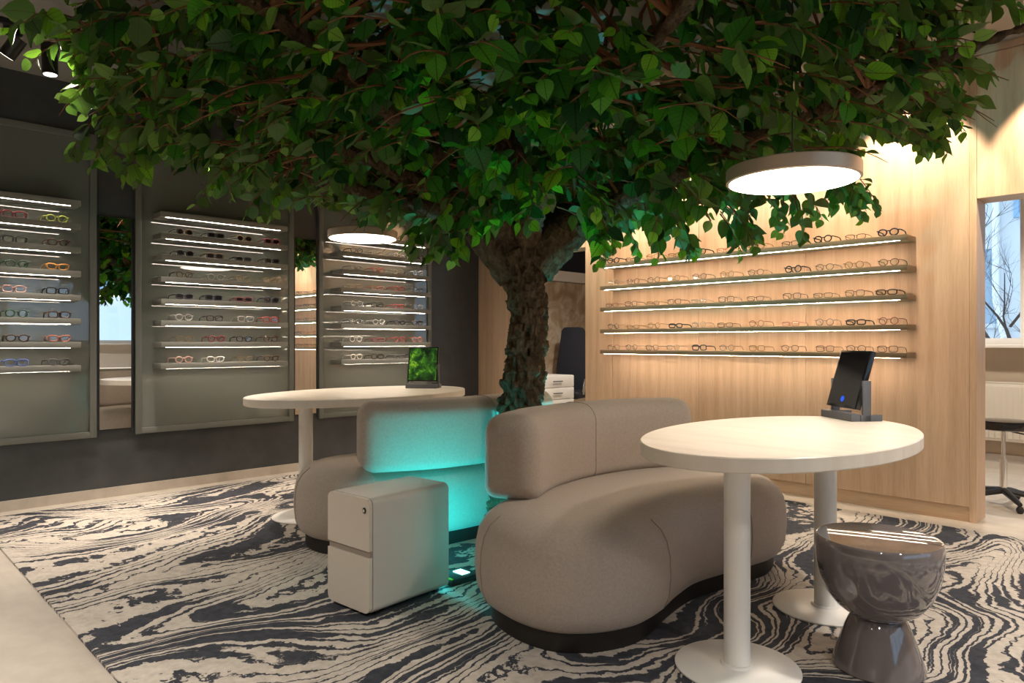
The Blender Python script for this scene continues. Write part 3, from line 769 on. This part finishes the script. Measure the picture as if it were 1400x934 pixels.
# ================================================================== TREE
random.seed(21)
TB = Vector((3.117, -2.546, 0))
RX = Vector((.7034, .7108, 0)); FX = Vector((-.7108, .7034, 0))
tree = thing('artificial_tree', 'artificial tree with bark trunk and wide green leafy crown between the sofas', 'tree', (TB.x, TB.y, RUG))
def bark_tube(path, rad, n, amp, step=.012):
    P = [Vector(p) for p in path]
    cp = catmull(P, 10, False); rr = catmull([Vector((r, 0, 0)) for r in rad], 10, False)
    L = sum((cp[i+1]-cp[i]).length for i in range(len(cp)-1)); k = max(8, int(L/step))
    pts = []; acc = 0; i = 0; seg = (cp[1]-cp[0]).length
    for s in range(k+1):
        tgt = L*s/k
        while acc + seg < tgt - 1e-9 and i < len(cp)-2:
            acc += seg; i += 1; seg = (cp[i+1]-cp[i]).length
        f = (tgt-acc)/max(seg, 1e-9); pts.append((cp[i].lerp(cp[i+1], min(f, 1)), rr[i].lerp(rr[i+1], min(f, 1)).x))
    mb = MB(); up = Vector((1, 0, 0)); rings = []
    for j, (p, r) in enumerate(pts):
        d = (pts[min(j+1, k)][0] - pts[max(j-1, 0)][0]).normalized()
        a = up - d*up.dot(d)
        if a.length < 1e-4: a = d.orthogonal()
        a.normalize(); up = a; b = d.cross(a); ring = []
        for i_ in range(n):
            th = 2*PI*i_/n; nr = a*math.cos(th) + b*math.sin(th); q0 = p + nr*r
            s1 = noise.fractal(Vector((q0.x*9, q0.y*9, q0.z*5)), 1.0, 2.0, 3)
            s2 = noise.cell(Vector((q0.x*38, q0.y*38, q0.z*22)))
            s3 = noise.noise(Vector((q0.x*40, q0.y*40, q0.z*26)))
            ring.append(q0 + nr*(amp*(s1*.8 + s3*.8 + (s2-.5)*.8)))
        rings.append(ring)
    return mb.rings(rings)
def lz(l, z, f=0.0): return RX*l + FX*f + Vector((0, 0, z - RUG))
trunk = [(.01, .055, .175), (.012, .14, .158), (.018, .26, .148), (.03, .46, .138), (.042, .64, .128), (.048, .80, .124), (.063, .96, .119), (.083, 1.14, .110), (.092, 1.32, .105), (.078, 1.48, .116), (.055, 1.60, .150), (.05, 1.68, .165), (.045, 1.76, .10)]
bark_tube([lz(l, z) for l, z, r in trunk], [r for l, z, r in trunk], 128, .026, .009).build('trunk', M['bark'], tree, ang=180)
def zlow(r): return 1.74 + .10*r + .072*r*r
limbs = []
LD = [((.08, 1.60), [(.12, 1.62, 0), (.30, 1.80, 0), (.52, 1.98, .05), (.9, 2.2, .12), (1.5, 2.42, .2), (2.3, 2.62, .25)], (.14, .115, .095, .06, .04, .018)),
      ((0, 0), [(.02, 1.58, 0), (-.16, 1.77, -.03), (-.30, 1.95, -.05), (-.7, 2.15, -.12), (-1.3, 2.38, -.2), (-2.2, 2.58, -.3)], (.12, .085, .06, .045, .032, .016)),
      ((0, 0), [(.05, 1.60, 0), (.045, 1.85, .02), (.02, 2.12, .05), (-.05, 2.4, .15), (-.2, 2.65, .35), (-.4, 2.85, .7)], (.15, .12, .105, .07, .05, .02)),
      ((0, 0), [(.04, 1.62, 0), (.10, 1.82, -.15), (.2, 2.02, -.42), (.35, 2.22, -.85), (.6, 2.38, -1.4), (.8, 2.5, -2.0)], (.10, .07, .055, .04, .03, .015)),
      ((0, 0), [(.04, 1.64, 0), (-.08, 1.85, -.15), (-.3, 2.05, -.45), (-.6, 2.25, -.9), (-.9, 2.4, -1.4), (-1.3, 2.5, -1.9)], (.09, .065, .05, .04, .03, .015)),
      ((0, 0), [(.05, 1.66, .02), (.2, 1.9, .2), (.5, 2.1, .5), (.9, 2.3, .9), (1.2, 2.45, 1.25), (1.35, 2.55, 1.55)], (.09, .06, .05, .04, .03, .015)),
      ((0, 0), [(.04, 1.66, .02), (-.15, 1.9, .25), (-.45, 2.1, .6), (-.8, 2.3, 1.0), (-1.2, 2.45, 1.5), (-1.5, 2.55, 2.0)], (.09, .06, .05, .04, .03, .015)),
      ((0, 0), [(.3, 1.80, 0), (.6, 1.95, -.2), (1.1, 2.15, -.5), (1.7, 2.35, -.9), (2.2, 2.5, -1.2)], (.08, .05, .038, .028, .014)),
      ((0, 0), [(-.2, 1.82, -.04), (-.6, 2.0, .1), (-1.2, 2.2, .45), (-1.8, 2.4, .9), (-2.1, 2.5, 1.2)], (.06, .045, .035, .025, .013))]
for _, pts, rad in LD:
    P = [lz(l, z, f) for l, z, f in pts]
    bark_tube(P, rad, 36, .010, .022).build('branch', M['bark'], tree, ang=180)
    for p in catmull(P, 6, False)[6:]: limbs.append(p)
# leaves -----------------------------------------------------------
OUT = [(0, .05), (.06, .25), (.2, .40), (.38, .44), (.56, .385), (.74, .25), (.88, .10), (1.0, 0)]
TONES = [(.025, .10, .013), (.038, .16, .016), (.066, .245, .020), (.15, .35, .022), (.060, .12, .042), (.012, .050, .014)]
TW = [.26, .24, .16, .12, .10, .12]
def leaf_geo(fold, curl, wav, wid):
    vs = []; uvs = []; fs = []
    for k, (tq, w) in enumerate(OUT):
        zc = -curl*tq*tq
        w2 = w*wid
        for s in (-1, 0, 1):
            z = zc + abs(s)*w2*fold + (wav*math.sin(tq*9 + s) if s else 0)
            vs.append(Vector((tq, s*w2, z))); uvs.append((tq, .5 + s*w))
    for k in range(len(OUT)-1):
        a = k*3
        fs.append((a, a+3, a+4, a+1)); fs.append((a+1, a+4, a+5, a+2))
    return vs, uvs, fs
SHAPES = [leaf_geo(.25, .18, .02, 1.0), leaf_geo(-.15, .10, .03, .95), leaf_geo(.35, -.12, .02, .88), leaf_geo(.12, .3, .025, 1.05), leaf_geo(.05, .05, .035, .92)]
leaves = []   # matrix (tree-local), shape, tone, size
twv = MB(); subv = MB()
def zlow(r): return 1.74 + .10*r + .072*r*r
def add_twig(o, d, L, nl, droop, smax, strict=True):
    pts = [o.copy()]; p = o.copy(); dd = d.copy(); ns = 5
    for i in range(ns):
        dd = (dd + Vector((random.uniform(-.18, .18), random.uniform(-.18, .18), -droop*random.uniform(.3, 1.0)))).normalized()
        p = p + dd*(L/ns); pts.append(p.copy())
    twv.tube(pts, [.0042, .0038, .0034, .003, .0024, .0016], 4)
    for i in range(nl):
        f = .12 + .88*(i+.5)/nl; k = min(int(f*ns), ns-1); b = pts[k].lerp(pts[k+1], f*ns-k)
        ax = (pts[k+1]-pts[k]).normalized(); side = ax.orthogonal().normalized(); side = Matrix.Rotation(i*2.4 + random.uniform(-.5, .5), 3, ax) @ side
        ld = (ax*.55 + side*.75 + Vector((0, 0, -.55)) + Vector((random.gauss(0, .25), random.gauss(0, .25), random.gauss(0, .25)))).normalized()
        out_ = Vector((b.x, b.y, 0)); out_ = out_.normalized() if out_.length > .05 else Vector((1, 0, 0))
        nn = Vector((0, 0, .75)) + out_*.65 + Vector((random.gauss(0, .38), random.gauss(0, .38), random.gauss(0, .3)))
        nn = nn - ld*nn.dot(ld)
        if nn.length < 1e-3: nn = ld.orthogonal()
        nn.normalize(); sd = nn.cross(ld)
        tip = f > .8
        le = b + ld*.1; rl = math.hypot(le.x, le.y)
        if strict and le.z + RUG < zlow(rl) - .05: continue
        sz = smax*random.uniform(.62, 1.0)*(.62 if tip else 1)
        st = b + ld*.012
        mt = Matrix(((ld.x, sd.x, nn.x, st.x), (ld.y, sd.y, nn.y, st.y), (ld.z, sd.z, nn.z, st.z), (0, 0, 0, 1))) @ Matrix.Diagonal((sz, sz, sz, 1))
        tn = 3 if (tip and random.random() < .5) else random.choices(range(6), TW)[0]
        twv.tube([b, st + ld*sz*.05], [.0016, .001], 3)
        leaves.append((mt, random.randrange(5), tn, sz))
def crown_ok(p):
    if p.z > CEIL - RUG - .12: return False
    w = p + Vector((TB.x, TB.y, RUG))
    if w.x < .25 or w.y > -.35: return False
    if (w - CAM).length < 1.35: return False
    for lx, ly, lzz in ((4.756, -2.596, 1.82), (1.49, -2.49, 1.945)):
        if math.hypot(w.x-lx, w.y-ly) < .42 and w.z < lzz + .26: return False
    return True
NT_ = 1180
made = 0
while made < NT_:
    az = random.uniform(0, 2*PI); ca_, sa_ = math.cos(az), math.sin(az)
    r = math.sqrt(random.uniform(.012, 1)) / math.sqrt((ca_/2.32)**2 + (sa_/(1.95 if sa_ > 0 else 1.62))**2)
    lo = zlow(r); u = random.random()
    z = lo + .10 + (.75 if r < 1.6 else .62)*u**1.35
    if made > 1000: z = 2.62 + .28*u; r = min(r, 1.9)
    o = RX*(r*math.cos(az)) + FX*(r*math.sin(az)) + Vector((0, 0, z - RUG))
    if not crown_ok(o): continue
    outw = Vector((o.x, o.y, 0)).normalized()
    d = (Matrix.Rotation(random.gauss(0, .7), 3, 'Z') @ outw + Vector((0, 0, random.uniform(-.25, .3)))).normalized()
    L = random.uniform(.22, .42)
    e = o + d*L
    if not crown_ok(e): continue
    add_twig(o, d, L, random.randint(7, 11), .22, random.uniform(.098, .142))
    made += 1
    if made % 3 == 0:
        b = min(limbs, key=lambda q_: (q_-o).length + (0 if q_.z < o.z+.1 else .3))
        m1 = b.lerp(o, .5) + Vector((random.uniform(-.06, .06), random.uniform(-.06, .06), random.uniform(-.02, .08)))
        subv.tube(catmull([b, m1, o], 4, False), [.012 - .0009*i for i in range(9)], 5)
# drooping sprays at the rim and under the near trunk
for l, f, z in ((1.55, .1, 2.02), (1.75, .3, 2.08), (2.0, .3, 2.12), (2.1, .5, 2.16), (.75, -.1, 1.88), (.9, .1, 1.88), (.6, .2, 1.82), (1.15, .1, 1.9), (1.3, .3, 1.95), (-.3, -.2, 1.80), (-.4, -.05, 1.86),
                (-1.4, .2, 2.10), (-1.7, .1, 2.18), (-2.0, -.1, 2.3), (-2.3, .0, 2.42), (2.3, .0, 2.42), (2.2, -.3, 2.45), (.45, -.35, 1.84), (.7, -.5, 1.9), (-.15, -.5, 1.86), (2.45, .1, 2.62), (2.35, .3, 2.5), (-.15, -.55, 1.92), (.1, -.6, 1.92), (.3, -.5, 1.9), (-.3, -.6, 1.95), (.0, -.8, 1.98)):
    for j in range(3):
        o = RX*(l + random.uniform(-.1, .1)) + FX*(f + random.uniform(-.1, .1)) + Vector((0, 0, z + random.uniform(.02, .12)))
        if not crown_ok(o): continue
        outw = Vector((o.x, o.y, 0)).normalized()
        add_twig(o, (outw*.5 + Vector((random.gauss(0, .3), random.gauss(0, .3), -.45))).normalized(), .30, 9, .3, .115, False)
for x_, y_, z_ in ((1.62, -4.36, 2.83), (1.80, -4.26, 2.80), (1.95, -4.34, 2.84)):
    for j in range(3):
        o = Vector((x_, y_, z_)) - Vector((TB.x, TB.y, RUG)) + Vector((random.uniform(-.1, .1), random.uniform(-.1, .1), random.uniform(-.05, .1)))
        add_twig(o - (FX*0 + RX*(-.25)), (RX*-1 + Vector((random.gauss(0, .4), random.gauss(0, .4), -.2))).normalized(), .34, 10, .2, .12, False)
o = twv.build('twigs', M['twig'], tree); o['kind'] = 'stuff'
o = subv.build('side_branches', M['twig'], tree); o['kind'] = 'stuff'
# pick the 300 leaves that show largest from the photograph's viewpoint
tw = Matrix.Translation((TB.x, TB.y, RUG))
bv = []; bf = []; own = []
for i, (mt, sh, tn, sz) in enumerate(leaves):
    vs = SHAPES[sh][0]; o_ = len(bv); mw = tw @ mt
    bv += [mw @ vs[k] for k in (0, 6, 12, 21, 14, 8)]
    bf.append((o_, o_+1, o_+2, o_+3, o_+4, o_+5)); own.append(i)
tree_bvh = BVHTree.FromPolygons(bv, bf)
FW = Vector((-math.sin(math.radians(45.3)), math.cos(math.radians(45.3)), 0)); RW_ = Vector((math.cos(math.radians(45.3)), math.sin(math.radians(45.3)), 0))
score = []
for i, (mt, sh, tn, sz) in enumerate(leaves):
    mw = tw @ mt; c = mw @ Vector((.45, 0, 0)); rel = c - CAM; dep = rel.dot(FW)
    if dep < .5: continue
    if abs(rel.dot(RW_)/dep) > .70 or rel.z/dep > .465: continue
    nrm = mw.col[2].xyz.normalized()
    area = sz*sz*abs(nrm.dot(rel.normalized()))/(dep*dep)
    score.append((area, i, rel))
score.sort(key=lambda s: -s[0])
single = set()
for area, i, rel in score:
    if len(single) >= 300: break
    mw = tw @ leaves[i][0]; seen = 0
    for tq, s in ((.4, .15), (.4, -.15), (.7, 0.05), (.2, .1)):
        tgt = mw @ Vector((tq, s, 0)); h = tree_bvh.ray_cast(CAM, (tgt-CAM).normalized(), 20)
        if h[0] is not None and own[h[2]] == i: seen += 1
    if seen >= 3: single.add(i)
VAR = {}
def variant(sh, tn):
    if (sh, tn) not in VAR:
        vs, uvs, fs = SHAPES[sh]; me = bpy.data.meshes.new('leaf'); me.from_pydata([tuple(v_) for v_ in vs], [], fs)
        ul = me.uv_layers.new(name='UVMap')
        for lp in me.loops: ul.data[lp.index].uv = uvs[lp.vertex_index]
        ca = me.color_attributes.new('tone', 'FLOAT_COLOR', 'POINT')
        for d_ in ca.data: d_.color = (*TONES[tn], 1)
        for p in me.polygons: p.use_smooth = True
        me.materials.append(M['leaf']); VAR[(sh, tn)] = me
    return VAR[(sh, tn)]
sv_, sf_, su_, st_ = [], [], [], []
for i, (mt, sh, tn, sz) in enumerate(leaves):
    if i in single:
        lo_ = bpy.data.objects.new('leaf', variant(sh, tn)); COL.objects.link(lo_); lo_.parent = tree; lo_.matrix_local = mt
        continue
    vs, uvs, fs = SHAPES[sh]; o_ = len(sv_)
    jit = random.uniform(.75, 1.3)
    for v_, u_ in zip(vs, uvs):
        sv_.append(tuple(mt @ v_)); su_.append(u_); st_.append((TONES[tn][0]*jit, TONES[tn][1]*jit, TONES[tn][2]*jit, 1))
    sf_ += [tuple(k + o_ for k in f_) for f_ in fs]
me = bpy.data.meshes.new('foliage'); me.from_pydata(sv_, [], sf_)
ul = me.uv_layers.new(name='UVMap'); li = [0]*len(me.loops); me.loops.foreach_get('vertex_index', li)
flat = []
for k in li: flat += su_[k]
ul.data.foreach_set('uv', flat)
ca = me.color_attributes.new('tone', 'FLOAT_COLOR', 'POINT'); flat = []
for c_ in st_: flat += c_
ca.data.foreach_set('color', flat)
for p in me.polygons: p.use_smooth = True
me.materials.append(M['leaf'])
o = link('foliage', me, tree); o['kind'] = 'stuff'
